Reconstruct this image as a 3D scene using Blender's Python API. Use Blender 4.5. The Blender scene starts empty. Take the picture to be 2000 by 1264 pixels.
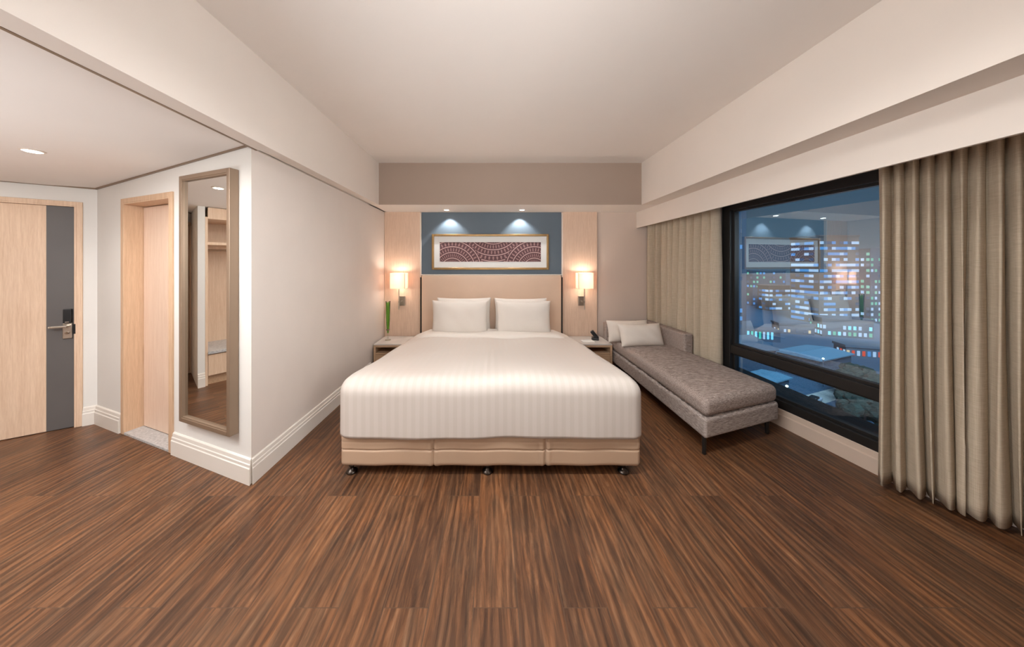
import bpy, bmesh, math, random
from math import sin, cos, pi, radians as R, sqrt, atan2
from mathutils import Vector, Matrix
random.seed(7)
sc = bpy.context.scene
COL = sc.collection
# ------------------------------------------------------------------ camera
F, H, CX, CY = 565.0, 1.345, 962.0, 515.0
cam_d = bpy.data.cameras.new('camera'); cam = bpy.data.objects.new('camera', cam_d); COL.objects.link(cam)
cam.location = (0, 0, H); cam.rotation_euler = (R(90), 0, 0)
cam_d.sensor_width = 36; cam_d.lens = F / 2000 * 36
cam_d.shift_x = (1000 - CX) / 2000; cam_d.shift_y = (CY - 632) / 2000
cam_d.clip_start = .05; cam_d.clip_end = 2000
sc.camera = cam
# ------------------------------------------------------------------ world, exposure
vs = sc.view_settings
vs.view_transform = 'Standard'; vs.look = 'None'; vs.gamma = 1; vs.use_curve_mapping = False; vs.exposure = .44
w = bpy.data.worlds.new('night'); sc.world = w; w.use_nodes = True
wn = w.node_tree; bg = wn.nodes['Background']
tc = wn.nodes.new('ShaderNodeTexCoord'); sp = wn.nodes.new('ShaderNodeSeparateXYZ'); rp = wn.nodes.new('ShaderNodeValToRGB')
wn.links.new(tc.outputs['Generated'], sp.inputs[0]); wn.links.new(sp.outputs['Z'], rp.inputs[0]); wn.links.new(rp.outputs[0], bg.inputs[0])
rp.color_ramp.elements[0].color = (.045, .10, .15, 1); rp.color_ramp.elements[1].position = .5; rp.color_ramp.elements[1].color = (.016, .042, .075, 1)
bg.inputs[1].default_value = 1.0
# ------------------------------------------------------------------ fill lights added to room and hall
def lamp(name, kind, loc, power, color=(1, .86, .74), rot=(0, 0, 0), **k):
    d = bpy.data.lights.new(name, kind); d.energy = power; d.color = color
    for a, b in k.items(): setattr(d, a, b)
    o = bpy.data.objects.new(name, d); COL.objects.link(o); o.location = loc; o.rotation_euler = rot
    return o
WARM = (.955, .985, 1.0); COOL = (.95, .99, 1.03)
lamp('room_fill_down', 'AREA', (.2, 1.08, 2.52), 27, WARM, shape='RECTANGLE', size=1.4, size_y=.25, spread=R(150))  # added area fills for the bedroom, no fixtures behind them
lamp('room_fill_up', 'AREA', (.1, -.95, 1.60), 6, WARM, (R(104), 0, 0), shape='RECTANGLE', size=1.8, size_y=.4, spread=R(62))
lamp('room_fill_side', 'AREA', (-1.1, -.3, 1.7), 10, WARM, (R(92), 0, R(-54)), shape='RECTANGLE', size=.8, size_y=.8, spread=R(90))
lamp('room_fill_side', 'AREA', (1.3, -.3, 1.7), 9, WARM, (R(90), 0, R(58)), shape='RECTANGLE', size=.8, size_y=.8, spread=R(90))
lamp('hall_fill_down', 'AREA', (-2.3, .6, 1.97), 30, COOL, shape='RECTANGLE', size=1.4, size_y=1.0)  # added area fills for the hall, no fixtures behind them
lamp('hall_fill_up', 'AREA', (-2.6, .3, .9), 17, COOL, (pi, 0, 0), shape='RECTANGLE', size=1.2, size_y=.8)
def spot(name, loc, target, power, ang, color, blend=.6, rad=.02):
    o = lamp(name, 'SPOT', loc, power, color, spot_size=R(ang), spot_blend=blend, shadow_soft_size=rad)
    o.rotation_euler = (Vector(target) - Vector(loc)).to_track_quat('-Z', 'Y').to_euler()
    return o

# ------------------------------------------------------------------ materials
def lin(c):
    return tuple(((v / 255) / 12.92 if v <= 10 else ((v / 255 + .055) / 1.055) ** 2.4) for v in c) + (1,)
class NT:
    def __init__(s, m): s.t = m.node_tree; s.b = s.t.nodes.get('Principled BSDF')
    def n(s, kind, **k):
        o = s.t.nodes.new('ShaderNode' + kind)
        for a, b in k.items(): setattr(o, a, b)
        return o
    def l(s, a, b): s.t.links.new(a, b)
    def m(s, op, a, b=None, c=None):
        o = s.n('Math', operation=op)
        for i, v in enumerate((a, b, c)):
            if v is None: continue
            if isinstance(v, (int, float)): o.inputs[i].default_value = v
            else: s.l(v, o.inputs[i])
        return o.outputs[0]
    def ramp(s, fac, stops):
        o = s.n('ValToRGB'); e = o.color_ramp.elements
        while len(e) < len(stops): e.new(.5)
        for el, (p, c) in zip(e, stops): el.position = p; el.color = c
        s.l(fac, o.inputs[0]); return o.outputs[0]
    def coords(s, scale=(1, 1, 1), rot=(0, 0, 0)):
        t = s.n('TexCoord'); mp = s.n('Mapping'); mp.inputs['Scale'].default_value = scale; mp.inputs['Rotation'].default_value = rot
        s.l(t.outputs['Object'], mp.inputs[0]); return mp.outputs[0]
    def noise(s, vec, scale, detail=4, rough=.55, dist=0):
        o = s.n('TexNoise'); o.inputs['Scale'].default_value = scale; o.inputs['Detail'].default_value = detail
        o.inputs['Roughness'].default_value = rough; o.inputs['Distortion'].default_value = dist
        s.l(vec, o.inputs['Vector']); return o.outputs[0]
    def bump(s, h, strength=.2, dist=.01):
        o = s.n('Bump'); o.inputs['Strength'].default_value = strength; o.inputs['Distance'].default_value = dist
        s.l(h, o.inputs['Height']); s.l(o.outputs[0], s.b.inputs['Normal'])
def new(name, col, rough=.6, metal=0, spec=None):
    m = bpy.data.materials.new(name); m.use_nodes = True; b = m.node_tree.nodes['Principled BSDF']
    b.inputs['Base Color'].default_value = lin(col); b.inputs['Roughness'].default_value = rough; b.inputs['Metallic'].default_value = metal
    if spec is not None: b.inputs['Specular IOR Level'].default_value = spec
    return m
def varied(name, col, rough=.7, amt=.06, scale=(1, 1, 1), ns=3, bump=0, bscale=None, metal=0, bd=.004, spec=None):
    m = new(name, col, rough, metal, spec); t = NT(m); v = t.coords(scale); f = t.noise(v, ns)
    c = lin(col); lo = tuple(x * (1 - amt) for x in c[:3]) + (1,); hi = tuple(min(1, x * (1 + amt)) for x in c[:3]) + (1,)
    t.l(t.ramp(f, [(.3, lo), (.7, hi)]), t.b.inputs['Base Color'])
    if bump: t.bump(t.noise(t.coords(bscale or scale), ns * (1 if bscale else 20), 3), bump, bd)
    return m
def emit(name, col, s):
    m = bpy.data.materials.new(name); m.use_nodes = True; n = m.node_tree; n.nodes.clear()
    e = n.nodes.new('ShaderNodeEmission'); o = n.nodes.new('ShaderNodeOutputMaterial'); e.inputs[0].default_value = lin(col); e.inputs[1].default_value = s
    n.links.new(e.outputs[0], o.inputs[0]); return m
def wood(name, a, b, scale=(26, 26, 1.2), rough=.5):
    m = new(name, a, rough); t = NT(m); f = t.noise(t.coords(scale), 3, 6, .65, .3); g = t.noise(t.coords(tuple(x * 5 for x in scale)), 3, 3)
    h = t.m('MULTIPLY_ADD', g, .35, t.m('MULTIPLY', f, .65))
    t.l(t.ramp(h, [(.35, lin(b)), (.62, lin(a))]), t.b.inputs['Base Color']); t.bump(g, .06, .002); return m
def fabric(name, col, rough=.95, amt=.1, s=260, thread=(1, 1, 1), bump=.25):
    m = new(name, col, rough, 0, .2); t = NT(m); f = t.noise(t.coords(thread), s, 3, .7); g = t.noise(t.coords(), 5, 3)
    c = lin(col); lo = tuple(x * (1 - amt) for x in c[:3]) + (1,); hi = tuple(min(1, x * (1 + amt)) for x in c[:3]) + (1,)
    t.l(t.ramp(t.m('MULTIPLY_ADD', g, .25, t.m('MULTIPLY', f, .75)), [(.36, lo), (.64, hi)]), t.b.inputs['Base Color'])
    t.bump(f, bump, .002); return m

M = {}
M['wall'] = varied('wall_paint', (228, 217, 207), .75, .02, ns=2, bump=.04)
M['wall_vinyl'] = varied('wall_vinyl', (224, 213, 204), .7, .02, (1, 1, .6), 4, bump=.06)
M['hallwall'] = varied('hall_wall_paint', (228, 224, 218), .7, .02, ns=2, bump=.04)
M['ceil'] = varied('ceiling_paint', (236, 228, 221), .85, .015, ns=1.5)
M['taupe'] = varied('taupe_paint', (214, 195, 181), .75, .02, ns=2)
M['bulk'] = varied('bulkhead_dark', (164, 144, 130), .75, .02, ns=2)  # back bulkhead face, darker than the walls around it
M['skirt'] = varied('skirting_paint', (230, 222, 212), .4, .02, ns=3)
M['oak'] = wood('pale_oak', (232, 203, 176), (214, 181, 152))
M['oakjamb'] = wood('oak_jamb', (218, 184, 152), (198, 162, 130))
M['oakleaf'] = wood('pale_oak_leaf', (238, 210, 188), (226, 194, 170))
M['oakpanel'] = wood('oak_wall_panel', (228, 199, 176), (210, 178, 153))
M['oakdesk'] = wood('oak_nightstand', (205, 172, 140), (178, 144, 112), (1.2, 26, 26))
M['greydoor'] = varied('grey_laminate', (98, 94, 92), .45, .04)
M['blue'] = varied('slate_blue_panel', (92, 106, 118), .5, .05, ns=2)
M['leather'] = varied('tan_leatherette', (190, 160, 134), .38, .04, ns=3, bump=.15, bscale=(1, 1, 1))
M['hb'] = varied('headboard_leatherette', (220, 190, 165), .42, .03, ns=3)
M['white'] = fabric('white_cotton', (222, 213, 204), .9, .02, 300, bump=.1)
M['cream'] = fabric('cream_cushion_cloth', (226, 214, 202), .9, .03, 260)
M['bronze'] = varied('bronze_paint', (142, 120, 100), .38, .05, metal=.35)
M['gold'] = varied('aged_gold', (150, 118, 76), .35, .12, metal=.6, ns=12)
M['foot'] = new('dark_foot_metal', (84, 76, 70), .3, 1)
M['skirtbeige'] = varied('beige_skirting_paint', (206, 184, 166), .4, .02, ns=3)
M['nickel'] = new('brushed_nickel', (200, 190, 178), .28, 1)
M['chrome'] = new('dark_chrome', (176, 166, 154), .32, 1)
M['black'] = new('black_metal', (30, 27, 25), .4)
M['plastic'] = new('black_plastic', (26, 27, 29), .3)
M['wframe'] = varied('dark_window_frame', (34, 31, 29), .4, .1)
M['mat'] = new('white_mount_board', (232, 232, 230), .8)
M['paper'] = new('white_paper', (238, 234, 228), .8)
M['stone'] = varied('grey_granite', (188, 186, 184), .35, .25, ns=60)
M['nightTop'] = varied('stone_nightstand_top', (206, 200, 194), .12, .06, ns=8)
M['green'] = varied('leaf_green', (112, 160, 48), .5, .25, (30, 30, 2), 3)
M['dark'] = new('shadow_gap', (40, 34, 30), .8)
M['edge'] = new('white_edge_strip', (232, 220, 208), .5)
m = M['glassclear'] = bpy.data.materials.new('clear_glass'); m.use_nodes = True; n = m.node_tree; n.nodes.clear()
o_ = n.nodes.new('ShaderNodeOutputMaterial'); mxs = n.nodes.new('ShaderNodeMixShader'); tr = n.nodes.new('ShaderNodeBsdfTransparent'); gl = n.nodes.new('ShaderNodeBsdfGlossy')
tr.inputs[0].default_value = (.96, .98, .96, 1); gl.inputs['Roughness'].default_value = .02; lw = n.nodes.new('ShaderNodeLayerWeight'); lw.inputs[0].default_value = .08
n.links.new(lw.outputs['Fresnel'], mxs.inputs[0]); n.links.new(tr.outputs[0], mxs.inputs[1]); n.links.new(gl.outputs[0], mxs.inputs[2]); n.links.new(mxs.outputs[0], o_.inputs[0])
m = M['mirror'] = new('mirror_silver', (225, 225, 222), .0, 1)

# striped duvet satin
m = new('striped_satin', (226, 216, 208), .6, 0, .3); t = NT(m); cn = t.n('TexCoord'); sx = t.n('SeparateXYZ'); t.l(cn.outputs['Object'], sx.inputs[0])
st = t.m('SINE', t.m('MULTIPLY', sx.outputs['X'], 2 * pi / .052)); st = t.m('MULTIPLY_ADD', st, 4.0, .5)
st = t.m('MINIMUM', t.m('MAXIMUM', st, 0), 1)
t.l(t.ramp(st, [(0, lin((205, 194, 184))), (1, lin((210, 199, 190)))]), t.b.inputs['Base Color'])
t.l(t.m('MULTIPLY_ADD', st, .25, .45), t.b.inputs['Roughness'])
t.bump(t.noise(t.coords(), 3.0, 3), .12, .03); M['duvet'] = m

# sofa tweed
m = new('grey_brown_tweed', (130, 116, 108), .95, 0, .15); t = NT(m)
a = t.noise(t.coords((4, 26, 60)), 5, 4, .75); b = t.noise(t.coords((60, 60, 60)), 9, 3, .7)
t.l(t.ramp(t.m('MULTIPLY_ADD', b, .4, t.m('MULTIPLY', a, .6)), [(.36, lin((92, 79, 74))), (.5, lin((158, 142, 134))), (.64, lin((216, 198, 186)))]), t.b.inputs['Base Color'])
t.bump(b, .4, .003); M['tweed'] = m
m = new('grey_tweed_light', (150, 138, 130), .95, 0, .15); t = NT(m)
a = t.noise(t.coords((5, 5, 90)), 5, 4, .75)
t.l(t.ramp(a, [(.34, lin((100, 88, 86))), (.5, lin((164, 150, 142))), (.66, lin((212, 198, 188)))]), t.b.inputs['Base Color'])
t.bump(a, .3, .003); M['tweedbase'] = m

# curtain weave
m = new('linen_curtain', (186, 166, 142), .9, 0, .2); t = NT(m)
a = t.noise(t.coords((4, 4, 120)), 4, 3, .7); b = t.noise(t.coords((200, 200, 4)), 2, 2, .7)
t.l(t.ramp(t.m('MULTIPLY_ADD', b, .4, t.m('MULTIPLY', a, .6)), [(.35, lin((174, 157, 135))), (.65, lin((206, 190, 168)))]), t.b.inputs['Base Color'])
t.bump(a, .2, .002); M['curtain'] = m

# floor planks
m = new('walnut_planks', (120, 85, 62), .36, 0, .45); t = NT(m); v = t.coords((1, 1, 1), (0, 0, pi / 2))
def brick(c1, c2, mo, mort=.0016):
    br = t.n('TexBrick'); br.offset = .5; br.squash = 1
    for k, x in (('Scale', 1), ('Mortar Size', mort), ('Mortar Smooth', .2), ('Bias', 0), ('Brick Width', 1.09), ('Row Height', .175)): br.inputs[k].default_value = x
    br.inputs['Color1'].default_value = c1; br.inputs['Color2'].default_value = c2; br.inputs['Mortar'].default_value = mo
    mp = t.n('Mapping'); mp.inputs['Location'].default_value = (.04, .25, 0); t.l(v, mp.inputs[0]); t.l(mp.outputs[0], br.inputs['Vector']); return br
br = brick((0, 0, 0, 1), (1, 1, 1, 1), (.5, .5, .5, 1))
tcn = t.n('TexCoord'); sx = t.n('SeparateXYZ'); t.l(tcn.outputs['Object'], sx.inputs[0])
off = t.m('MULTIPLY', br.outputs['Color'], 37.0)
cb = t.n('CombineXYZ'); t.l(t.m('MULTIPLY', sx.outputs['X'], 1.0), cb.inputs[0]); t.l(t.m('MULTIPLY', sx.outputs['Y'], .085), cb.inputs[1]); t.l(off, cb.inputs[2])
g1 = t.noise(cb.outputs[0], 42, 9, .74, .7)
cb2 = t.n('CombineXYZ'); t.l(sx.outputs['X'], cb2.inputs[0]); t.l(t.m('MULTIPLY', sx.outputs['Y'], .12), cb2.inputs[1]); t.l(off, cb2.inputs[2])
wv = t.n('TexWave'); wv.wave_type = 'BANDS'; wv.bands_direction = 'X'
for k, x in (('Scale', 9), ('Distortion', 9), ('Detail', 3), ('Detail Scale', 1.6)): wv.inputs[k].default_value = x
t.l(cb2.outputs[0], wv.inputs['Vector'])
gr = t.m('ADD', t.m('MULTIPLY', g1, .74), t.m('MULTIPLY', wv.outputs[1], .11)); gr = t.m('ADD', gr, t.m('MULTIPLY', br.outputs['Color'], .10))
cr = t.ramp(gr, [(.28, lin((60, 39, 27))), (.42, lin((86, 57, 39))), (.53, lin((114, 77, 52))), (.64, lin((136, 95, 66))), (.80, lin((186, 150, 122)))])
mx = t.n('MixRGB'); t.l(br.outputs['Fac'], mx.inputs[0]); t.l(cr, mx.inputs[1]); mx.inputs[2].default_value = lin((92, 68, 52))
cb3 = t.n('CombineXYZ'); t.l(sx.outputs['X'], cb3.inputs[0]); t.l(t.m('MULTIPLY', sx.outputs['Y'], .16), cb3.inputs[1]); t.l(off, cb3.inputs[2])
g3 = t.noise(cb3.outputs[0], 13, 3, .6, 1.2); hue = t.n('MixRGB', blend_type='MULTIPLY'); hue.inputs[0].default_value = 1
t.l(mx.outputs[0], hue.inputs[1]); t.l(t.ramp(g3, [(.32, (.70, .78, .84, 1)), (.5, (.98, .98, .95, 1)), (.68, (1.16, 1.06, .90, 1))]), hue.inputs[2]); t.l(hue.outputs[0], t.b.inputs['Base Color'])
t.l(t.m('MULTIPLY_ADD', g1, .22, .26), t.b.inputs['Roughness']); t.bump(g1, .12, .002); M['floor'] = m

# window pane: clear, bluish, strongly reflecting
m = bpy.data.materials.new('window_glass'); m.use_nodes = True; n = m.node_tree; n.nodes.clear()
o_ = n.nodes.new('ShaderNodeOutputMaterial'); mxs = n.nodes.new('ShaderNodeMixShader'); tr = n.nodes.new('ShaderNodeBsdfTransparent'); gl = n.nodes.new('ShaderNodeBsdfGlossy')
tr.inputs[0].default_value = (.80, .92, 1, 1); gl.inputs['Roughness'].default_value = 0; gl.inputs[0].default_value = (.72, .88, 1, 1)
mxs.inputs[0].default_value = .40; n.links.new(tr.outputs[0], mxs.inputs[1]); n.links.new(gl.outputs[0], mxs.inputs[2]); n.links.new(mxs.outputs[0], o_.inputs[0]); M['pane'] = m

# ornamental artwork
m = new('ornamental_print', (110, 70, 72), .75); t = NT(m); cn = t.n('TexCoord'); sx = t.n('SeparateXYZ'); t.l(cn.outputs['Object'], sx.inputs[0]); X, Z = sx.outputs['X'], sx.outputs['Z']
def rings(cx, cz, P, N):
    dx = t.m('SUBTRACT', X, cx); dz = t.m('SUBTRACT', Z, cz)
    r = t.m('SQRT', t.m('ADD', t.m('MULTIPLY', dx, dx), t.m('MULTIPLY', dz, dz))); a = t.m('ARCTAN2', dz, dx)
    q = t.m('DIVIDE', r, P); pr = t.m('SUBTRACT', t.m('FRACT', q), .5)
    aa = t.m('ADD', t.m('MULTIPLY_ADD', a, N / (2 * pi), 50), t.m('MULTIPLY', t.m('FLOOR', q), .5)); pa = t.m('SUBTRACT', t.m('FRACT', aa), .5)
    wd = t.m('MULTIPLY', pa, t.m('MULTIPLY_ADD', pr, 1.4, 1.5))
    d = t.m('SQRT', t.m('ADD', t.m('MULTIPLY', pr, pr), t.m('MULTIPLY', wd, wd)))
    pet = t.m('ABSOLUTE', t.m('SUBTRACT', d, .24)); line = t.m('MAXIMUM', t.m('SUBTRACT', 1, t.m('MULTIPLY', pet, 9)), t.m('MULTIPLY', t.m('LESS_THAN', d, .12), .8))
    edge = t.m('GREATER_THAN', t.m('ABSOLUTE', pr), .43)
    return r, t.m('MAXIMUM', t.m('MAXIMUM', line, edge), 0)
r1, v1 = rings(-.52, -.24, .078, 46); r2, v2 = rings(.60, -.24, .078, 46); r3, v3 = rings(.04, .42, .078, 58)
left = t.m('LESS_THAN', r1, .42); right = t.m('LESS_THAN', r2, .42)
val = t.m('ADD', t.m('MULTIPLY', v1, left), t.m('ADD', t.m('MULTIPLY', v2, right), t.m('MULTIPLY', v3, t.m('SUBTRACT', 1, t.m('MAXIMUM', left, right)))))
t.l(t.ramp(val, [(.05, lin((92, 62, 66))), (.5, lin((132, 92, 92))), (1, lin((196, 162, 158)))]), t.b.inputs['Base Color']); M['art'] = m

# lamp shade: thin cloth lit from inside
m = bpy.data.materials.new('lamp_shade_cloth'); m.use_nodes = True; n = m.node_tree; b = n.nodes['Principled BSDF']; b.inputs['Base Color'].default_value = lin((250, 236, 222)); b.inputs['Roughness'].default_value = .9
trl = n.nodes.new('ShaderNodeBsdfTranslucent'); trl.inputs[0].default_value = lin((255, 232, 214)); mxs = n.nodes.new('ShaderNodeMixShader'); mxs.inputs[0].default_value = .6
b.inputs['Emission Color'].default_value = (1, .87, .78, 1); b.inputs['Emission Strength'].default_value = .28
n.links.new(b.outputs[0], mxs.inputs[1]); n.links.new(trl.outputs[0], mxs.inputs[2]); n.links.new(mxs.outputs[0], n.nodes['Material Output'].inputs[0]); M['shade'] = m
M['bulb'] = emit('downlight_glow', (255, 246, 236), 14)

# ------------------------------------------------------------------ mesh helpers
def link(name, bm, mats, parent=None, loc=None, rotz=0, smooth=False, bevel=0, seg=2):
    me = bpy.data.meshes.new(name); bmesh.ops.recalc_face_normals(bm, faces=bm.faces[:]); bm.to_mesh(me); bm.free()
    if not isinstance(mats, (list, tuple)): mats = [mats]
    for k in mats: me.materials.append(M[k] if isinstance(k, str) else k)
    if smooth:
        for p in me.polygons: p.use_smooth = True
    o = bpy.data.objects.new(name, me); COL.objects.link(o)
    if parent: o.parent = parent
    if loc: o.location = loc
    o.rotation_euler.z = rotz
    if bevel:
        b = o.modifiers.new('bevel', 'BEVEL'); b.width = bevel; b.segments = seg; b.limit_method = 'ANGLE'; b.angle_limit = R(40)
    return o
def BM(): return bmesh.new()
def box(bm, a, b, mi=0, mtx=None):
    vs = [bm.verts.new((x, y, z)) for x in (a[0], b[0]) for y in (a[1], b[1]) for z in (a[2], b[2])]
    if mtx is not None:
        for v in vs: v.co = mtx @ v.co
    for q in ((0, 1, 3, 2), (4, 6, 7, 5), (0, 4, 5, 1), (2, 3, 7, 6), (0, 2, 6, 4), (1, 5, 7, 3)):
        f = bm.faces.new([vs[i] for i in q]); f.material_index = mi
    return vs
def B(a, b, **k):
    bm = BM(); box(bm, a, b, **k); return bm
def prism(bm, poly, z0, z1, mi=0):
    lo = [bm.verts.new((p[0], p[1], z0 if not callable(z0) else z0(*p))) for p in poly]; hi = [bm.verts.new((p[0], p[1], z1 if not callable(z1) else z1(*p))) for p in poly]
    n = len(poly)
    fs = [bm.faces.new(lo[::-1]), bm.faces.new(hi)] + [bm.faces.new((lo[i], lo[(i + 1) % n], hi[(i + 1) % n], hi[i])) for i in range(n)]
    for f in fs: f.material_index = mi
def cyl(bm, c, r, h, axis='Z', seg=20, r2=None, mi=0):
    r2 = r if r2 is None else r2; rings_ = []
    for k, rr in ((0, r), (1, r2)):
        ring = []
        for i in range(seg):
            a = 2 * pi * i / seg; p = (rr * cos(a), rr * sin(a), h * k)
            if axis == 'Y': p = (p[0], p[2], p[1])
            if axis == 'X': p = (p[2], p[0], p[1])
            ring.append(bm.verts.new((c[0] + p[0], c[1] + p[1], c[2] + p[2])))
        rings_.append(ring)
    for i in range(seg):
        bm.faces.new((rings_[0][i], rings_[0][(i + 1) % seg], rings_[1][(i + 1) % seg], rings_[1][i])).material_index = mi
    bm.faces.new(rings_[0][::-1]).material_index = mi; bm.faces.new(rings_[1]).material_index = mi
def lathe(bm, c, prof, seg=24, close=True):
    rs = [[bm.verts.new((c[0] + r * cos(2 * pi * i / seg), c[1] + r * sin(2 * pi * i / seg), c[2] + z)) for i in range(seg)] for r, z in prof]
    for a, b in zip(rs, rs[1:]):
        for i in range(seg): bm.faces.new((a[i], a[(i + 1) % seg], b[(i + 1) % seg], b[i]))
    if close: bm.faces.new(rs[0][::-1]); bm.faces.new(rs[-1])
def rbox(c, h, r, ni=(10, 10, 4), fn=None, rxy=None):
    """rounded box surface as a dense grid; fn deforms each local point"""
    def ticks(hh, n):
        rr = min(r, hh * .999); inner = hh - rr
        e = [inner + rr * math.tan(pi / 4 * k / 4) for k in range(1, 5)]
        mid = [-inner + 2 * inner * k / n for k in range(n + 1)] if inner > 1e-4 else [0]
        return [-x for x in e[::-1]] + mid + e
    T = [ticks(h[i], ni[i]) for i in range(3)]; bm = BM(); cache = {}
    def V(p):
        k = tuple(round(x, 6) for x in p)
        if k not in cache:
            q = [max(-(h[i] - min(r, h[i] * .999)), min(h[i] - min(r, h[i] * .999), p[i])) for i in range(3)]
            d = Vector([p[i] - q[i] for i in range(3)])
            rr = [min(r, h[i] * .999) for i in range(3)]
            if d.length > 1e-9: 
                dn = Vector([d[i] / rr[i] for i in range(3)]); dn.normalize(); d = Vector([dn[i] * rr[i] for i in range(3)])
            P = Vector(q) + d
            if fn: P = Vector(fn(P))
            cache[k] = bm.verts.new((c[0] + P[0], c[1] + P[1], c[2] + P[2]))
        return cache[k]
    for ax in range(3):
        u, v_ = [i for i in range(3) if i != ax]
        for s in (-1, 1):
            for i in range(len(T[u]) - 1):
                for j in range(len(T[v_]) - 1):
                    q = []
                    for a, b in ((i, j), (i + 1, j), (i + 1, j + 1), (i, j + 1)):
                        p = [0, 0, 0]; p[ax] = s * h[ax]; p[u] = T[u][a]; p[v_] = T[v_][b]; q.append(V(p))
                    if len(set(q)) > 2:
                        try: bm.faces.new(list(dict.fromkeys(q)))
                        except ValueError: pass
    return bm
def structure(o): o['kind'] = 'structure'; return o
def thing(name, label, cat, loc=(0, 0, 0), rotz=0, group=None):
    o = bpy.data.objects.new(name, None); COL.objects.link(o); o.empty_display_size = .1; o.location = loc; o.rotation_euler.z = rotz
    return tag(o, label, cat, group)
def tag(o, label, cat, group=None):
    o['label'] = label; o['category'] = cat
    if group: o['group'] = group
    return o

# ------------------------------------------------------------------ plan of the room (metres, camera at the origin)
YB = 3.98                     # bed wall
XL = -1.477                   # left wall of the bedroom
XBL, XBR, YBF = -1.36, 1.782, 3.46   # faces of the raised ceiling's bulkheads
ZC, ZS = 2.55, 2.05           # raised ceiling, soffit
A0 = Vector((XL, 1.772)); U = Vector((-.94068, .33929)); A1 = A0 + U * 1.979      # mirror wall
Vd = Vector((-.83187, -.55497))                                              # entry door wall
def wx(y): return 2.461 - .1186 * (y - 1.844)      # window wall
REAR = -1.3
def hz(x, y):                                        # hall ceiling falls gently towards the entry
    return 2.078 - .052 * min(2.1, max(0, XL - x))

# floor
bm = BM(); box(bm, (-4.9, REAR - .1, -.1), (3.2, YB + .1, 0)); structure(link('floor', bm, 'floor'))
# walls
structure(link('wall_back', B((XL - .2, YB, 0), (2.6, YB + .12, ZC + .1)), 'taupe'))
structure(link('wall_rear', B((-4.9, REAR - .12, 0), (3.2, REAR, ZC + .1)), 'wall'))
bm = BM(); nU = Vector((U.y, -U.x)) * -1                                        # outward normal (away from room) of mirror wall
if nU.y < 0: nU = -nU
# left bedroom wall block + mirror wall around the bathroom door opening
S0, S1, DZ = .868, 1.520, 1.822                                                 # door opening along U
def pU(s, d=0): p = A0 + U * s + nU * d; return (p.x, p.y)
bm = BM(); prism(bm, [(XL, 1.772), (XL, YB + .1), (XL - .12, YB + .1), pU(.12, .13)], 0, 2.30); structure(link('wall_left', bm, 'wall_vinyl'))
bm = BM()
prism(bm, [pU(0.0005), pU(S0), pU(S0, .14), pU(.12, .14)], 0, 2.2)
prism(bm, [pU(S1), pU(1.979), pU(2.1, .14), pU(S1, .14)], 0, 2.2)
prism(bm, [pU(S0), pU(S1), pU(S1, .14), pU(S0, .14)], DZ, 2.2)
structure(link('wall_mirror_side', bm, 'hallwall'))
nV = Vector((-Vd.y, Vd.x));  nV = nV if nV.y > 0 else -nV
def pV(s, d=0): p = A1 + Vd * s + nV * d; return (p.x, p.y)
E0, E1, EZ = .104, 1.24, 1.822
bm = BM()
prism(bm, [pV(0), pV(E0), pV(E0, .14), pV(-.1, .14)], 0, 2.2)
prism(bm, [pV(E1), pV(1.7), pV(1.7, .14), pV(E1, .14)], 0, 2.2)
prism(bm, [pV(E0), pV(E1), pV(E1, .14), pV(E0, .14)], EZ, 2.2)
structure(link('wall_entry', bm, 'hallwall'))
bm = BM(); box(bm, (-4.9, REAR, 0), (-4.4, .9, 2.2)); structure(link('wall_hall', bm, 'hallwall'))
bm = BM(); box(bm, (-4.6, 1.70, 0), (-3.68, 1.757, 2.2)); structure(link('wall_closet', bm, 'hallwall'))
# window wall with opening
WY0, WY1, WZ0, WZ1 = 1.70, 2.935, .14, 1.965
dW = Vector((-.1186, 1)).normalized(); nW = Vector((dW.y, -dW.x))      # nW points outdoors (+x)
def pW(y, d=0): return (wx(y) + nW.x * d, y + nW.y * d)
bm = BM()
prism(bm, [pW(WY0), pW(WY1), pW(WY1, .12), pW(WY0, .12)], 0, WZ0)
prism(bm, [pW(WY0), pW(WY1), pW(WY1, .12), pW(WY0, .12)], WZ1, 2.3)
prism(bm, [pW(WY1), pW(YB + .02), pW(YB + .02, .12), pW(WY1, .12)], 0, 2.3)
prism(bm, [pW(WY0), (2.95, 1.15), (3.07, 1.22), pW(WY0, .12)], 0, 2.3)
prism(bm, [(2.95, 1.15), (2.95, REAR), (3.07, REAR), (3.07, 1.22)], 0, 2.3)
structure(link('wall_window', bm, 'wall'))
# ceilings
bm = BM(); box(bm, (XBL - .1, REAR, ZC), (XBR + .1, YBF + .1, ZC + .1)); structure(link('ceiling', bm, 'ceil'))
bm = BM(); pts = [(XBL - .02, REAR), (XBL - .02, 1.75), (XL - .2, 1.95), (-3.5, 2.65), (-3.5, REAR)]
def slab(pl): prism(bm, pl, hz, lambda x, y: hz(x, y) + .08)
slab([(XBL - .05, REAR), (XBL - .05, 1.82), (-3.55, 2.62), (-3.55, REAR)]); slab([(-3.55, REAR), (-3.55, 2.62), (-4.95, 1.9), (-4.95, REAR)])
structure(link('ceiling_hall', bm, 'ceil'))
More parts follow.
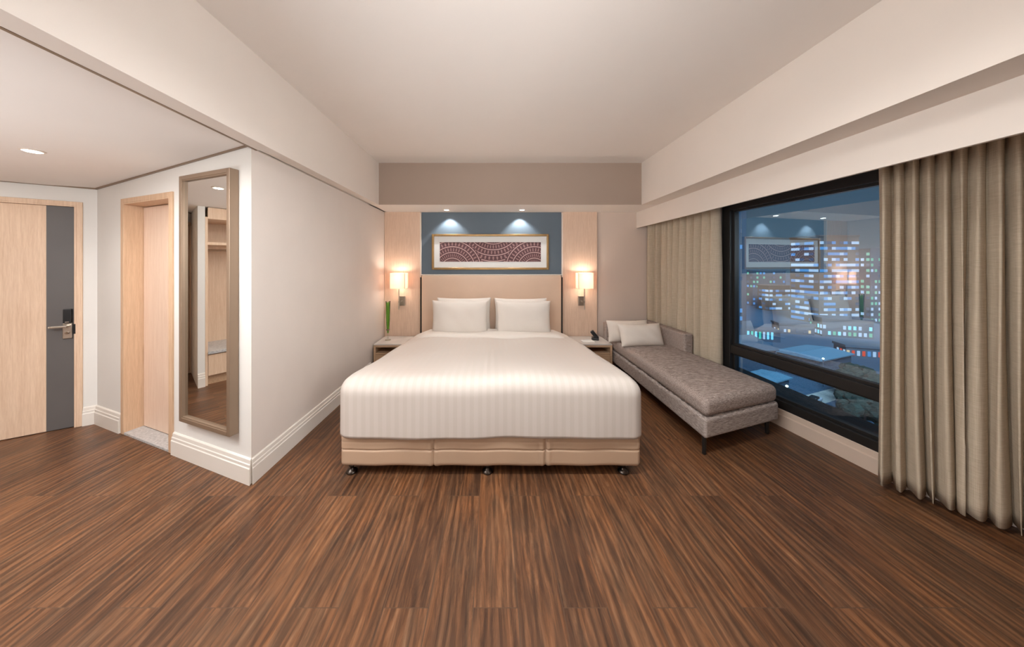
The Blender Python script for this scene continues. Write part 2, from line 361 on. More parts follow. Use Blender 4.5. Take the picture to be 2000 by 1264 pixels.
# bulkheads and soffits
bm = BM(); box(bm, (XBL - .10, REAR, ZS), (XBL, YBF, ZC + .05)); structure(link('trim_1', bm, 'wall'))
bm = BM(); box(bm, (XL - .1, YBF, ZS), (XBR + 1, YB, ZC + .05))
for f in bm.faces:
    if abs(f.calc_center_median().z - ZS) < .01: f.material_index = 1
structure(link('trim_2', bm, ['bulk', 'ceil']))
structure(link('trim_3', B((XBR, REAR, ZS), (XBR + .12, YBF + .001, ZC + .05)), 'wall'))
structure(link('trim_4', B((XBR + .12, REAR, ZS), (3.1, YBF, ZS + .08)), 'wall'))
structure(link('trim_5', B((1.98, REAR, 1.835), (2.0, YB, ZS + .01)), 'wall'))      # curtain pelmet
structure(link('trim_6', B((XL - .01, 1.8, ZS), (XBL - .09, YB, ZS + .08)), 'ceil'))
# dark shadow-gap line round the hall ceiling
bm = BM()
def gap(pa, pb, n):
    q = [pa, pb, (pb[0] + n[0] * .012, pb[1] + n[1] * .012), (pa[0] + n[0] * .012, pa[1] + n[1] * .012)]
    prism(bm, q, lambda x, y: hz(x, y) - .012, lambda x, y: hz(x, y) + .001)
gap(pU(0, 0), pU(1.979, 0), (-nU.x, -nU.y)); gap(pV(0, 0), pV(1.6, 0), (-nV.x, -nV.y))
box(bm, (XBL - .115, REAR, 2.048), (XBL - .101, 1.80, 2.062))
structure(link('trim_7', bm, 'bronze'))

# skirting boards
def skirt(name, pa, pb, n, prof=None, mat='skirt', m0=0, m1=0):
    """profile (depth, z) swept from pa to pb; n = direction into the room; m0/m1 mitre"""
    prof = prof or [(0, 0), (.020, 0), (.020, .098), (.016, .103), (.016, .120), (.012, .124), (.010, .146), (.004, .152), (0, .152)]
    bm = BM(); d = (Vector(pb) - Vector(pa)).normalized()
    def ring(p, mi): return [bm.verts.new((p[0] + n[0] * a + d.x * a * mi, p[1] + n[1] * a + d.y * a * mi, z)) for a, z in prof]
    r0, r1 = ring(pa, m0), ring(pb, m1)
    for i in range(len(prof)):
        j = (i + 1) % len(prof); bm.faces.new((r0[i], r0[j], r1[j], r1[i]))
    bm.faces.new(r0[::-1]); bm.faces.new(r1)
    return structure(link(name, bm, mat))
skirt('baseboard_left', (XL, 1.772), (XL, 3.5), (1, 0), m0=-.7)
nUi = (-nU.x, -nU.y); nVi = (-nV.x, -nV.y)
skirt('baseboard_mirror_side', pU(0), pU(.83), nUi, m0=-.7)
skirt('baseboard_mirror_corner', pU(1.565), pU(1.979), nUi, m1=-.5)
skirt('baseboard_entry', pV(0), pV(.072), nVi, m0=.5)
skirt('baseboard_closet', (-3.68, 1.70), (-3.68, 1.757), (1, 0))
WPROF = [(0, 0), (.018, 0), (.018, .095), (.008, .099), (.008, .134), (0, .138)]
skirt('baseboard_window', pW(1.72), pW(3.9), (-nW.x, -nW.y), WPROF, 'skirtbeige')

# ------------------------------------------------------------------ doors
def frame_at(name, P0, ang):                 # local frame: x along wall, y away from the room, z up
    e = bpy.data.objects.new(name, None); COL.objects.link(e); e.location = (P0[0], P0[1], 0); e.rotation_euler.z = ang; e['kind'] = 'structure'; return e
angU = atan2(-U.y, -U.x)                      # local +x runs back towards the bedroom corner
P = pU(S1); d2 = frame_at('door_2', P, angU); WD = S1 - S0
d2['label'] = 'pale oak bathroom door set deep in its oak frame, between entry door and tall mirror'
def casing(parent, wdt, hgt, cw, back, mat='oak', proud=.012):
    bm = BM()
    box(bm, (-cw, -proud, 0), (0, .0, hgt + cw)); box(bm, (wdt, -proud, 0), (wdt + cw, 0, hgt + cw)); box(bm, (0, -proud, hgt), (wdt, 0, hgt + cw))
    box(bm, (-.0, -proud, 0), (.012, back, hgt)); box(bm, (wdt - .012, -proud, 0), (wdt, back, hgt)); box(bm, (.012, -proud, hgt - .012), (wdt - .012, back, hgt))
    return link('door_frame', bm, mat, parent, bevel=.002)
casing(d2, WD, DZ, .034, .14, 'oakjamb')
link('door_leaf', B((.017, .095, .016), (WD - .017, .135, DZ - .017)), 'oakleaf', d2, bevel=.003)
link('dark_backing', B((.012, .128, .014), (WD - .012, .139, DZ - .012)), 'dark', d2)  # dark sheet added behind the leaf so its edge gap reads as shade
link('threshold', B((.012, -.01, -.001), (WD - .012, .095, .016)), 'stone', d2, bevel=.002)
angV = atan2(-Vd.y, -Vd.x)
P = pV(E1); d1 = frame_at('door_1', P, angV); WE = E1 - E0
d1['label'] = 'entry door of pale oak with a dark grey vertical strip and lever lock'
casing(d1, WE, EZ, .030, .06)
GW = .150                                       # grey strip beside the latch
link('door_leaf', B((.014, .006, .006), (WE - GW - .003, .05, EZ - .014)), 'oak', d1, bevel=.001)
link('grey_strip', B((WE - GW - .003, .003, .006), (WE - .014, .05, EZ - .014)), 'greydoor', d1, bevel=.001)
x0 = WE - .062
lk = link('lock_plate', B((x0 - .008, -.010, .735), (x0 + .040, .0029, .860)), 'nickel', d1, bevel=.003)
bm = BM(); cyl(bm, (x0 + .018, -.045, .838), .010, .040, 'Y'); bm.verts.ensure_lookup_table()
box(bm, (x0 - .052, -.052, .830), (x0 + .026, -.036, .846)); cyl(bm, (x0 - .052, -.044, .838), .009, -.010, 'X')
link('lever_handle', bm, 'nickel', lk, bevel=.003)
bm = BM(); cyl(bm, (x0 + .016, -.020, .782), .010, .010, 'Y'); box(bm, (x0 + .012, -.032, .776), (x0 + .02, -.018, .79)); link('thumb_turn', bm, 'bronze', lk)
cr_ = link('card_reader', B((x0 - .002, -.022, .862), (x0 + .040, .0029, .975)), 'plastic', d1, bevel=.004)
link('indicator_strip', B((x0 + .010, -.0235, .868), (x0 + .030, -.0205, .874)), 'nickel', cr_)
link('strike_plate', B((WE - .016, -.0135, .770), (WE - .004, .004, .850)), 'plastic', d1)

# ------------------------------------------------------------------ tall mirror
P = pU(.655); MW = .655 - .117
mr = thing('wall_mirror', 'tall narrow mirror in a deep bronze-brown frame hung on the pale hall wall', 'mirror', (P[0], P[1], 0), angU)
z0, z1, fw, fd = .285, 1.932, .028, .052
bm = BM()
for a, b in (((0, 0), (fw, 1)), ((MW - fw, 0), (MW, 1))): box(bm, (a[0], -fd, z0), (b[0], -.001, z1))
box(bm, (fw, -fd, z0), (MW - fw, -.001, z0 + fw)); box(bm, (fw, -fd, z1 - fw), (MW - fw, -.001, z1))
link('frame', bm, 'bronze', mr, bevel=.003)
bm = BM(); t_ = .006
for a, b in (((fw, z0 + fw), (fw + t_, z1 - fw)), ((MW - fw - t_, z0 + fw), (MW - fw, z1 - fw)), ((fw, z0 + fw), (MW - fw, z0 + fw + t_)), ((fw, z1 - fw - t_), (MW - fw, z1 - fw))):
    box(bm, (a[0], -fd + .004, a[1]), (b[0], -fd + .02, b[1]))
link('inner_bead', bm, 'bronze', mr)
link('mirror_glass', B((fw - .002, -.034, z0 + fw - .002), (MW - fw + .002, -.02, z1 - fw + .002)), 'mirror', mr)

# ------------------------------------------------------------------ open closet that the mirror shows
cl = thing('open_closet', 'open pale oak closet with shelf, rail and low bench, seen in the tall mirror', 'closet', (-3.68, 1.70, 0))
def cb_(name, a, b, mat, par=cl, **k): return link(name, B(a, b), mat, par, **k)
cb_('side_panel', (-.56, -.022, 0), (0, -.001, 1.86), 'oak'); cb_('side_panel', (-.56, -.80, 0), (0, -.78, 1.86), 'oak')
cb_('back_panel', (-.58, -.80, 0), (-.56, -.001, 1.86), 'oak'); cb_('top_panel', (-.56, -.78, 1.84), (.005, -.022, 1.965), 'oak')
cb_('shelf', (-.56, -.78, 1.555), (-.04, -.022, 1.585), 'oak')
bm = BM(); cyl(bm, (-.28, -.78, 1.50), .013, .758, 'Y'); link('hanging_rail', bm, 'nickel', cl, smooth=True)
cb_('plinth', (-.56, -.78, 0), (-.05, -.022, .10), 'oakdesk')
dr = cb_('drawer', (-.56, -.775, .105), (-.004, -.025, .335), 'oak', bevel=.002)
cb_('bench_top', (-.56, -.78, .345), (.015, -.022, .375), 'stone', bevel=.002)

# ------------------------------------------------------------------ bed wall panelling
def panel(name, x0, x1, y, z0, z1, mat, label, cat, edge=True, group=None):
    e = thing(name, label, cat, ((x0 + x1) / 2, YB, z0), 0, group); hw = (x1 - x0) / 2
    link('board', B((-hw, y - YB, 0), (hw, -.001, z1 - z0)), mat, e, bevel=.002)
    return e
k = YB / F
xL0, xL1, xR0, xR1 = XL + .003, -.985, .955, 1.425
pL = panel('oak_panel', xL0, xL1, 3.94, .02, ZS - .001, 'oakpanel', 'tall pale oak wall panel behind the left lamp and green vase', 'wall panel', group='oak wall panels')
pR = panel('oak_panel', xR0, xR1, 3.94, .02, ZS - .001, 'oakpanel', 'tall pale oak wall panel behind the right lamp and telephone', 'wall panel', group='oak wall panels')
pB = panel('slate_panel', xL1 + .012, xR0 - .012, 3.968, 1.0, ZS - .001, 'blue', 'slate blue recessed wall panel above the headboard, behind the framed print', 'wall panel')
link('edge_strip', B((xL1 - .001 - (xL0 + xL1) / 2, 3.937 - YB, .02), (xL1 + .012 - (xL0 + xL1) / 2, -.002, ZS - .03)), 'edge', pL)
link('edge_strip', B((xR0 - .012 - (xR0 + xR1) / 2, 3.937 - YB, .02), (xR0 + .001 - (xR0 + xR1) / 2, -.002, ZS - .03)), 'edge', pR)
# headboard
hb = thing('headboard', 'wide beige upholstered headboard behind the white pillows', 'headboard', (-.015, 3.90, 0))
link('padded_panel', rbox((0, 0, .66), (.935, .032, .527), .014, (12, 2, 8)), 'hb', hb, smooth=True)
for q in (-.958, .937): link('side_channel', B((q, -.012, .12), (q + .021, .034, 1.16)), 'dark', hb)
link('top_ledge', B((-.955, -.028, 1.189), (.955, .066, 1.199)), 'edge', hb, bevel=.001)
# framed print
pf = thing('framed_print', 'long gilt-framed print of burgundy ornament above the headboard', 'picture', (-.03, 3.967, 1.504))
hw, hh, fw = .797, .243, .03
bm = BM()
for a, b in (((-hw, -hh), (-hw + fw, hh)), ((hw - fw, -hh), (hw, hh)), ((-hw + fw, -hh), (hw - fw, -hh + fw)), ((-hw + fw, hh - fw), (hw - fw, hh))): box(bm, (a[0], -.04, a[1]), (b[0], 0, b[1]))
link('frame', bm, 'gold', pf, bevel=.006, seg=3)
link('mount', B((-hw + fw, -.018, -hh + fw), (hw - fw, -.012, hh - fw)), 'mat', pf)
link('print', B((-.69, -.0195, -.133), (.69, -.0185, .133)), 'art', pf)
# soffit downlights
def downlight(x, y, z, label, cat='ceiling light', group=None, r=.032):
    e = thing('ceiling_light', label, cat, (x, y, z), 0, group)
    bm = BM(); lathe(bm, (0, 0, 0), [(r * 1.35, 0), (r * 1.35, -.004), (r * 1.05, -.006), (r, -.001), (r, 0)], 28); link('trim_ring', bm, 'edge', e, smooth=False)
    bm = BM(); cyl(bm, (0, 0, -.0075), r * .85, .0015, seg=24); link('lens', bm, 'bulb', e)
    return e
for x, lab in ((-.60, 'small recessed soffit light over the left half of the framed print'), (.385, 'small recessed soffit light over the right half of the framed print')):
    downlight(x, 3.78, ZS, lab, group='soffit lights above the bed')
    spot('soffit_spot', (x * .97, 3.868, ZS - .012), (x * .97, 3.868, 1.0), 15, 104, (1, .99, .97), .5, .012)
hx, hy = -2.72, 1.71
downlight(hx, hy, hz(hx, hy), 'bright recessed ceiling light in the hall ceiling before the entry door', r=.035)
spot('hall_spot', (hx, hy, hz(hx, hy) - .02), (hx, hy + .1, 0), 4, 130, (1, .96, .92), .7, .03)
spot('hall_spot', (-3.15, 1.68, 1.95), (-4.2, 1.85, .9), 3.5, 120, (1, .96, .92), .7, .03)  # added spot without fixture, brightens the door end shown in the mirror
spot('hall_spot', (-1.95, .85, 1.98), (-1.95, 1.8, .9), 34, 110, (1, .96, .92), .8, .03)  # added spot without fixture, brightens the wall round the tall mirror

# ------------------------------------------------------------------ wall lamps
def sconce(x, s, label):
    e = thing('wall_lamp', label, 'wall lamp', (x, 3.94, 0), 0, 'bedside wall lamps')
    link('wall_plate', B((-.038, -.022, .775), (.038, 0, .905)), 'chrome', e, bevel=.004)
    bm = BM(); cyl(bm, (s * .018, -.10, .735), .0075, .36, seg=14); link('stem', bm, 'nickel', e, smooth=False)
    bm = BM(); cyl(bm, (0, -.10, .838), .009, .08, 'Y', 14); box(bm, (-.012, -.11, .828), (s * .018 + .004 * s, -.09, .848)); link('arm', bm, 'chrome', e)
    sx_ = s * .018; a, d = .098, .066; zz0, zz1 = 1.015, 1.222; bm = BM(); th = .003
    yc = -.10
    for q in (((-a, yc - d), (a, yc - d + th)), ((-a, yc + d - th), (a, yc + d)), ((-a, yc - d + th), (-a + th, yc + d - th)), ((a - th, yc - d + th), (a, yc + d - th))):
        box(bm, (q[0][0] + sx_, q[0][1], zz0), (q[1][0] + sx_, q[1][1], zz1))
    sh = link('lamp_shade', bm, 'shade', e)
    for qx in (-a, a):
        for qy in (yc - d, yc + d):
            link('shade_edge', B((qx + sx_ - .0035, qy - .0035, zz0), (qx + sx_ + .0035, qy + .0035, zz1)), 'cream', sh)
    bm = BM(); cyl(bm, (sx_, yc, 1.05), .022, .09, seg=16); link('bulb', bm, emit('bulb_glow', (255, 220, 180), 6), e)
    lamp('wall_lamp_light', 'POINT', (x + sx_, 3.94 + yc, 1.17), 2.7, (1, .86, .75), shadow_soft_size=.03)
    lamp('wall_lamp_light', 'POINT', (x + sx_, 3.94 + yc, 1.04), 1.3, (1, .86, .75), shadow_soft_size=.03)
    return e
sconce(-1.225, -1, 'white box-shaded wall lamp on the oak panel above the vase')
sconce(1.203, 1, 'white box-shaded wall lamp on the oak panel above the telephone')

# ------------------------------------------------------------------ nightstands
def nightstand(xa, xb, label):
    e = thing('nightstand', label, 'nightstand', ((xa + xb) / 2, 3.53, 0), 0, 'nightstands beside the bed'); w2 = (xb - xa) / 2; dp = .395; tp = .362
    link('top', B((-w2, -.002, tp - .014), (w2, dp, tp)), 'nightTop', e, bevel=.002)
    bm = BM(); box(bm, (-w2, 0, 0), (-w2 + .024, dp, tp - .0145)); box(bm, (w2 - .024, 0, 0), (w2, dp, tp - .0145)); box(bm, (-w2 + .024, 0, tp - .04), (w2 - .024, dp, tp - .0145))
    box(bm, (-w2 + .024, dp - .02, .05), (w2 - .024, dp, tp - .04)); box(bm, (-w2 + .024, .01, .235), (w2 - .024, dp - .02, .25)); box(bm, (-w2 + .024, .01, .05), (w2 - .024, dp - .02, .065))
    link('carcass', bm, 'oakdesk', e, bevel=.0015)
    link('drawer', B((-w2 + .026, .006, .07), (w2 - .026, .30, .232)), 'oakdesk', e, bevel=.002)
    return e
nightstand(-1.452, -.99, 'pale oak nightstand with open shelf under the green vase')
nightstand(1.005, 1.462, 'pale oak nightstand with open shelf between bed and chaise')
# vase with leaves
vz = .3625
va = thing('vase', 'slim clear glass vase holding upright green leaves on the nightstand', 'vase', (-1.345, 3.72, vz))
bm = BM(); lathe(bm, (0, 0, 0), [(.034, 0), (.034, .006), (.008, .016), (.010, .07), (.018, .14), (.026, .30), (.028, .50), (.0265, .50), (.0245, .30), (.0165, .14), (.007, .085), (.002, .08)], 28); link('glass', bm, 'glassclear', va, smooth=True)
bm = BM()
for i in range(9):
    a = 2 * pi * i / 9; rr = .010 if i % 2 else .018; top = .47 + .03 * random.random()
    c0 = bm.verts.new((0, 0, .09)); prev = None
    for j in range(9):
        q = j / 8; z = .09 + (top - .09) * q; r_ = .003 + rr * q ** .7; wd = .014 * sin(pi * min(1, q * .8 + .12)) + .002; 
        cx_, cy_ = r_ * cos(a), r_ * sin(a); tx, ty = -sin(a) * wd, cos(a) * wd
        v1_, v2_ = bm.verts.new((cx_ - tx, cy_ - ty, z)), bm.verts.new((cx_ + tx, cy_ + ty, z))
        if prev: bm.faces.new((prev[0], prev[1], v2_, v1_))
        prev = (v1_, v2_)
o = link('leaves', bm, 'green', va, smooth=True); sm = o.modifiers.new('solid', 'SOLIDIFY'); sm.thickness = .0012
bm = BM(); lathe(bm, (0, 0, 0), [(.0205, .125), (.0225, .128), (.0225, .138), (.0205, .141)], 20, False); link('band', bm, 'bronze', va)
# telephone
ph = thing('telephone', 'black cordless telephone leaning in its cradle on the right nightstand', 'telephone', (1.33, 3.75, .3625), R(-20))
link('cradle', rbox((0, 0, .014), (.045, .055, .014), .008, (3, 3, 1)), 'plastic', ph, smooth=True)
mt = Matrix.Rotation(R(-38), 4, 'Y')
bm = rbox((0, 0, .06), (.022, .026, .062), .009, (3, 3, 4)); bmesh.ops.transform(bm, matrix=Matrix.Translation((.03, 0, .012)) @ mt, verts=bm.verts[:]); hs = link('handset', bm, 'plastic', ph, smooth=True)
bm = BM(); box(bm, (-.0225, -.014, .085), (-.0215, .014, .108)); bmesh.ops.transform(bm, matrix=Matrix.Translation((.03, 0, .012)) @ mt, verts=bm.verts[:]); link('screen', bm, 'chrome', hs)
# notepad
npd = thing('notepad', 'white notepad with slim pencil lying on the right nightstand', 'notepad', (1.20, 3.66, .3625), R(4))
link('paper', B((-.075, -.05, 0), (.075, .05, .006)), 'paper', npd)
bm = BM(); cyl(bm, (-.05, .02, .0095), .0035, .10, 'X', 8); link('pencil', bm, 'mat', npd)

# ------------------------------------------------------------------ bed
BX, BY0, BY1 = -.012, 1.823, 3.86
bed = thing('bed', 'double bed base in tan leatherette on dark round feet', 'bed', (BX, BY0, 0)); hwB = .952
def slope(y): return -.165 * max(0, min(1, (y - .15) / 1.9))
L2 = (BY1 - BY0) / 2
def fb(p):
    x, y, z = p; d = 0
    if y < -L2 + .06:
        for sx0 in (-.362, .347): d += .010 * math.exp(-((x - sx0) / .006) ** 2) - .004 * math.exp(-((abs(x - sx0) - .022) / .012) ** 2)
        d += .007 * math.exp(-((z - .005) / .005) ** 2) + .002 * math.exp(-((abs(z - .055)) / .006) ** 2)
        z += .002 * sin(x * 19)
    return (x, y + d, z)
bm = rbox((0, L2, .163), (hwB, L2, .105), .03, (260, 8, 44), fb); link('base', bm, 'leather', bed, smooth=True)
bm = rbox((0, L2, 0), (.93, L2 - .02, .15), .05, (4, 6, 2), lambda p: (p[0], p[1], p[2] + .42 + (slope(p[1] + L2) if p[2] > 0 else 0))); link('mattress', bm, 'white', bed, smooth=True)
for fx in (-.895, -.02, .855):
    for fy in (.045, 1.75):
        bm = BM(); lathe(bm, (fx, fy, 0), [(.030, 0), (.034, .004), (.034, .010), (.022, .020), (.013, .026), (.012, .036), (.020, .046), (.022, .0585)], 24); link('foot', bm, 'foot', bed, smooth=True)
# duvet
du = thing('duvet', 'white satin-striped duvet covering the bed down to its base', 'duvet', (BX, BY0, 0))
DL, DT, DB = 1.66, .608, .250
DB0 = DB; DB = DB0 - .12; hz_ = (DT - DB) / 2; hy_ = (DL + .03) / 2
def fd_(p):
    x, y, z = p; top = max(0, (z + hz_) / (2 * hz_)); ya = y + hy_
    z2 = z + slope(ya) * top ** 2
    z2 += top * (.006 * sin(x * 5 + ya * 3) + .004 * sin(x * 11 - ya * 7)) + top * .012 * (1 - (x / .98) ** 2)
    x *= 1 + .006 * (1 - top)
    y2 = y + (.005 * sin(x * 6.5 + 1) + .004 * sin(x * 17)) * (1 - top)
    if ya < .1: z2 += (1 - top) * (.004 * sin(x * 4.2))
    return (x, y2, z2)
bm = rbox((0, hy_ - .022, DB + hz_), (.973, hy_, hz_), .095, (60, 50, 14), fd_)
bmesh.ops.bisect_plane(bm, geom=bm.verts[:] + bm.edges[:] + bm.faces[:], plane_co=(0, 0, DB0 + .004), plane_no=(0, 0, 1), clear_inner=True)
for v in bm.verts:
    if v.co.z < DB0 + .005: v.co.z += .004 * sin(v.co.x * 4.2 + .6) + .002 * sin(v.co.x * 13)
o = link('cover', bm, 'duvet', du, smooth=True); sm = o.modifiers.new('solid', 'SOLIDIFY'); sm.thickness = .008; sm.offset = -1
def ff(p):
    x, y, z = p; e = abs(x) / .97
    y2 = y - .02 * sin(x * 3.2 + .5) - .008 * sin(x * 9); z2 = z * (1 - .25 * e ** 3)
    z2 += .006 * sin(x * 6 + y * 9) - .075 * max(0, e - .80) / .2 * (1 if z > 0 else .8)
    return (x, y2, z2 - (y + .2) * .04)
bm = rbox((0, 1.675, .480), (.985, .205, .050), .048, (46, 12, 2), ff); link('folded_edge', bm, 'white', du, smooth=True)
# pillows
def pillow_bm(w_, h_, th, seed=0, flange=.018):
    rnd = random.Random(seed); ph_ = rnd.random() * 6; bm = BM(); N, Q = 36, 24; sides = []
    for s in (-1, 1):
        g = []
        for i in range(N + 1):
            row = []
            for j in range(Q + 1):
                u_, v_ = -1 + 2 * i / N, -1 + 2 * j / Q
                prof = (max(0, 1 - abs(u_) ** 3.2) ** .55) * (max(0, 1 - abs(v_) ** 2.8) ** .6)
                pin = 1 - .055 * (1 - abs(u_) ** 2) * abs(v_) ** 2 * (1 if v_ > 0 else .3); pin2 = 1 - .05 * (1 - abs(v_) ** 2) * abs(u_) ** 3
                x = u_ * w_ / 2 * pin2; z = v_ * h_ / 2 * pin
                y = s * th / 2 * (prof * (1 + .05 * sin(4 * u_ + ph_) * sin(3 * v_ + ph_)) + .03) 
                y += s * .004 * sin(9 * u_ + 5 * v_ + ph_) * prof
                if v_ < 0: y *= 1 + .12 * -v_
                row.append(bm.verts.new((x, y, z + h_ / 2)))
            g.append(row)
        sides.append(g)
        for i in range(N):
            for j in range(Q): bm.faces.new((g[i][j], g[i + 1][j], g[i + 1][j + 1], g[i][j + 1]))
    a, b = sides
    per = [(i, 0) for i in range(N)] + [(N, j) for j in range(Q)] + [(N - i, Q) for i in range(N)] + [(0, Q - j) for j in range(Q)]
    for k_ in range(len(per)):
        p, q = per[k_], per[(k_ + 1) % len(per)]; bm.faces.new((a[p[0]][p[1]], a[q[0]][q[1]], b[q[0]][q[1]], b[p[0]][p[1]]))
    return bm
def pillow(x, y, z, w_, h_, th, tilt, rz, label, seed, mat='white', cat='pillow', group='pillows on the bed', roll=0):
    o = link('pillow', pillow_bm(w_, h_, th, seed), mat, None, smooth=True); o.location = (x, y, z); o.rotation_euler = (R(tilt), R(roll), R(rz)); return tag(o, label, cat, group)
pillow(-.405, 3.555, .435, .70, .455, .17, -9, 0, 'white pillow in front on the left side of the bed', 1)
pillow(-.370, 3.715, .435, .70, .470, .13, -6, 0, 'white pillow behind another against the left half of headboard', 2)
pillow(.385, 3.555, .435, .68, .450, .17, -9, 0, 'white pillow in front on the right side of the bed', 3)
pillow(.365, 3.715, .435, .68, .465, .13, -6, 0, 'white pillow behind another against the right half of headboard', 4)

# ------------------------------------------------------------------ chaise longue
ch = thing('chaise_longue', 'grey-brown tweed chaise longue with low corner back, between nightstand and window', 'chaise', (1.8, 2.9, 0))
FL, FR, BRr, BLl = Vector((1.472, 2.0)), Vector((2.235, 2.255)), Vector((2.04, 3.86)), Vector((1.492, 3.86))
def quad(u_, v_, z=0):           # u across 0..1, v along 0(front)..1(back)
    p = (FL * (1 - u_) + FR * u_) * (1 - v_) + (BLl * (1 - u_) + BRr * u_) * v_; return (p.x - 1.8, p.y - 2.9, z)
def qbox(zc, hz0, r, ni, inset=0, puff=0, va_=0, vb=1):
    hx_, hyy = .38, .85
    def fn(p):
        u_ = .5 + p[0] / (2 * hx_) * (1 - inset); v_ = va_ + (.5 + p[1] / (2 * hyy)) * (vb - va_)
        z = p[2]
        if z > 0: z += puff * (1 - (p[0] / hx_) ** 4) * (1 - (p[1] / hyy) ** 6)
        q = quad(u_, v_); return (q[0], q[1], z)
    return rbox((0, 0, zc), (hx_, hyy, hz0), r, ni, fn)
link('base', qbox(.195, .071, .022, (14, 24, 4)), 'tweedbase', ch, smooth=True)
link('seat_cushion', qbox(.330, .064, .045, (20, 36, 4), .012, .014), 'tweed', ch, smooth=True)
# legs
for u_, v_ in ((.03, .02), (.93, .035), (.05, .95), (.95, .95)):
    q = quad(u_, v_); bm = BM(); lathe(bm, (q[0], q[1], 0), [(.010, 0), (.012, .004), (.015, .13), (.015, .135)], 16); link('leg', bm, 'black', ch, smooth=True)
# back rest (across) and side arm (along the window side)
def bar(a, b, th, zz0, zz1a, zz1b, name):
    a, b = Vector(a), Vector(b); d = (b - a); n_ = Vector((-d.y, d.x)).normalized(); Ln = d.length / 2; c_ = (a + b) / 2; d.normalize()
    hzz = (zz1a - zz0) / 2
    def fn(p):
        f_ = (p[0] / Ln + 1) / 2; zt = zz1a + (zz1b - zz1a) * f_; z = zz0 + (p[2] + hzz) / (2 * hzz) * (zt - zz0)
        return (c_.x + d.x * p[0] + n_.x * p[1] - 1.8, c_.y + d.y * p[0] + n_.y * p[1] - 2.9, z)
    return link(name, rbox((0, 0, 0), (Ln, th / 2, hzz), .022, (16, 3, 8), fn), 'tweed', ch, smooth=True)
bar((1.475, 3.82), (2.03, 3.82), .10, .26, .575, .600, 'backrest')
bar((2.03, 3.86), (2.12, 3.12), .11, .26, .600, .585, 'side_arm')
pillow(1.655, 3.50, .397, .52, .26, .13, -14, 4, 'cream cushion tucked behind another against the chaise back', 5, 'cream', 'cushion', 'cushions on the chaise')
pillow(1.725, 3.31, .397, .52, .26, .15, -20, 6, 'cream cushion lying in front at the head of the chaise', 6, 'cream', 'cushion', 'cushions on the chaise')

# ------------------------------------------------------------------ window
win = frame_at('window_1', pW(WY0), atan2(dW.y, dW.x)); win['label'] = 'wide dark-framed picture window with a low transom over the night city'
Wn = (WY1 - WY0) / dW.y; MZ0, MZ1 = .468, .545; JL = .085
def wy(y): return (y - WY0) / dW.y
# local: x along wall towards the bed wall, y towards the room is +, outdoors is -
bm = BM(); d0, d1 = -.10, .004
box(bm, (0, d0, WZ0), (JL, d1, WZ1)); box(bm, (Wn - JL, d0, WZ0), (Wn, d1, WZ1)); box(bm, (JL, d0, 1.87), (Wn - JL, d1, WZ1)); box(bm, (JL, d0, WZ0), (Wn - JL, d1, .205))
link('frame', bm, 'wframe', win, bevel=.003)
bm = BM(); box(bm, (JL - .0, -.075, MZ0), (Wn - JL, -.002, MZ1)); link('transom', bm, 'wframe', win, bevel=.003)
bm = BM(); e_ = .018
for za, zb in ((.205, MZ0), (MZ1, 1.87)):
    box(bm, (JL, -.075, za), (JL + e_, -.03, zb)); box(bm, (Wn - JL - e_, -.075, za), (Wn - JL, -.03, zb)); box(bm, (JL + e_, -.075, za), (Wn - JL - e_, -.03, za + e_)); box(bm, (JL + e_, -.075, zb - e_), (Wn - JL - e_, -.03, zb))
link('glazing_bead', bm, 'wframe', win, bevel=.001)
for za, zb in ((.205, MZ0), (MZ1, 1.87)):
    bm = BM(); vv = [bm.verts.new(p) for p in ((JL, -.055, za), (Wn - JL, -.055, za), (Wn - JL, -.055, zb), (JL, -.055, zb))]; bm.faces.new(vv); link('pane', bm, 'pane', win)

# ------------------------------------------------------------------ curtains
def curtain(path, nf, z0_, z1_, amp, label, seed, pinch=.35):
    rnd = random.Random(seed); pts = [Vector(p) for p in path]; segs = [(b - a).length for a, b in zip(pts, pts[1:])]; tot = sum(segs)
    def at(s):
        s = max(0, min(tot, s))
        for a, b, l in zip(pts, pts[1:], segs):
            if s <= l or b is pts[-1]: d = (b - a).normalized(); return a + d * s, Vector((-d.y, d.x))
            s -= l
    NS = nf * 16; NZ = 28; fr_ = [rnd.uniform(-1, 1) for _ in range(nf + 2)]; am = [rnd.uniform(.65, 1.15) for _ in range(nf + 2)]; bm = BM(); rows = []
    for j in range(NZ + 1):
        v_ = j / NZ; z = z1_ + (z0_ - z1_) * v_; row = []
        for i in range(NS + 1):
            ph_ = i / 16; k_ = int(ph_); f_ = ph_ - k_
            w0 = fr_[k_] * (1 - f_) + fr_[k_ + 1] * f_; a_ = am[k_] * (1 - f_) + am[k_ + 1] * f_
            s = tot * (i / NS) + w0 * .018 * v_ + .010 * v_ * sin(v_ * 3 + w0 * 5)
            th = 2 * pi * ph_; wv_ = sin(th); sk = 1.25 - 2.2 * abs(sin(th / 2)) ** .62 + .12 * wv_ 
            top = .6 + .4 * min(1, v_ * 3)
            p, n_ = at(s + tot / nf * .10 * sin(th) * (.7 + .3 * v_)); off = amp * a_ * sk * top + .012 * v_ * w0
            zz = z + (.006 * sin(th + 1) * (v_ == 1))
            row.append(bm.verts.new((p.x + n_.x * off, p.y + n_.y * off, zz)))
        rows.append(row)
    for a, b in zip(rows, rows[1:]):
        for i in range(NS): bm.faces.new((a[i], a[i + 1], b[i + 1], b[i]))
    e = link('curtain', bm, 'curtain', None, smooth=True); s_ = e.modifiers.new('solid', 'SOLIDIFY'); s_.thickness = .003
    return tag(e, label, 'curtain', 'linen curtains')
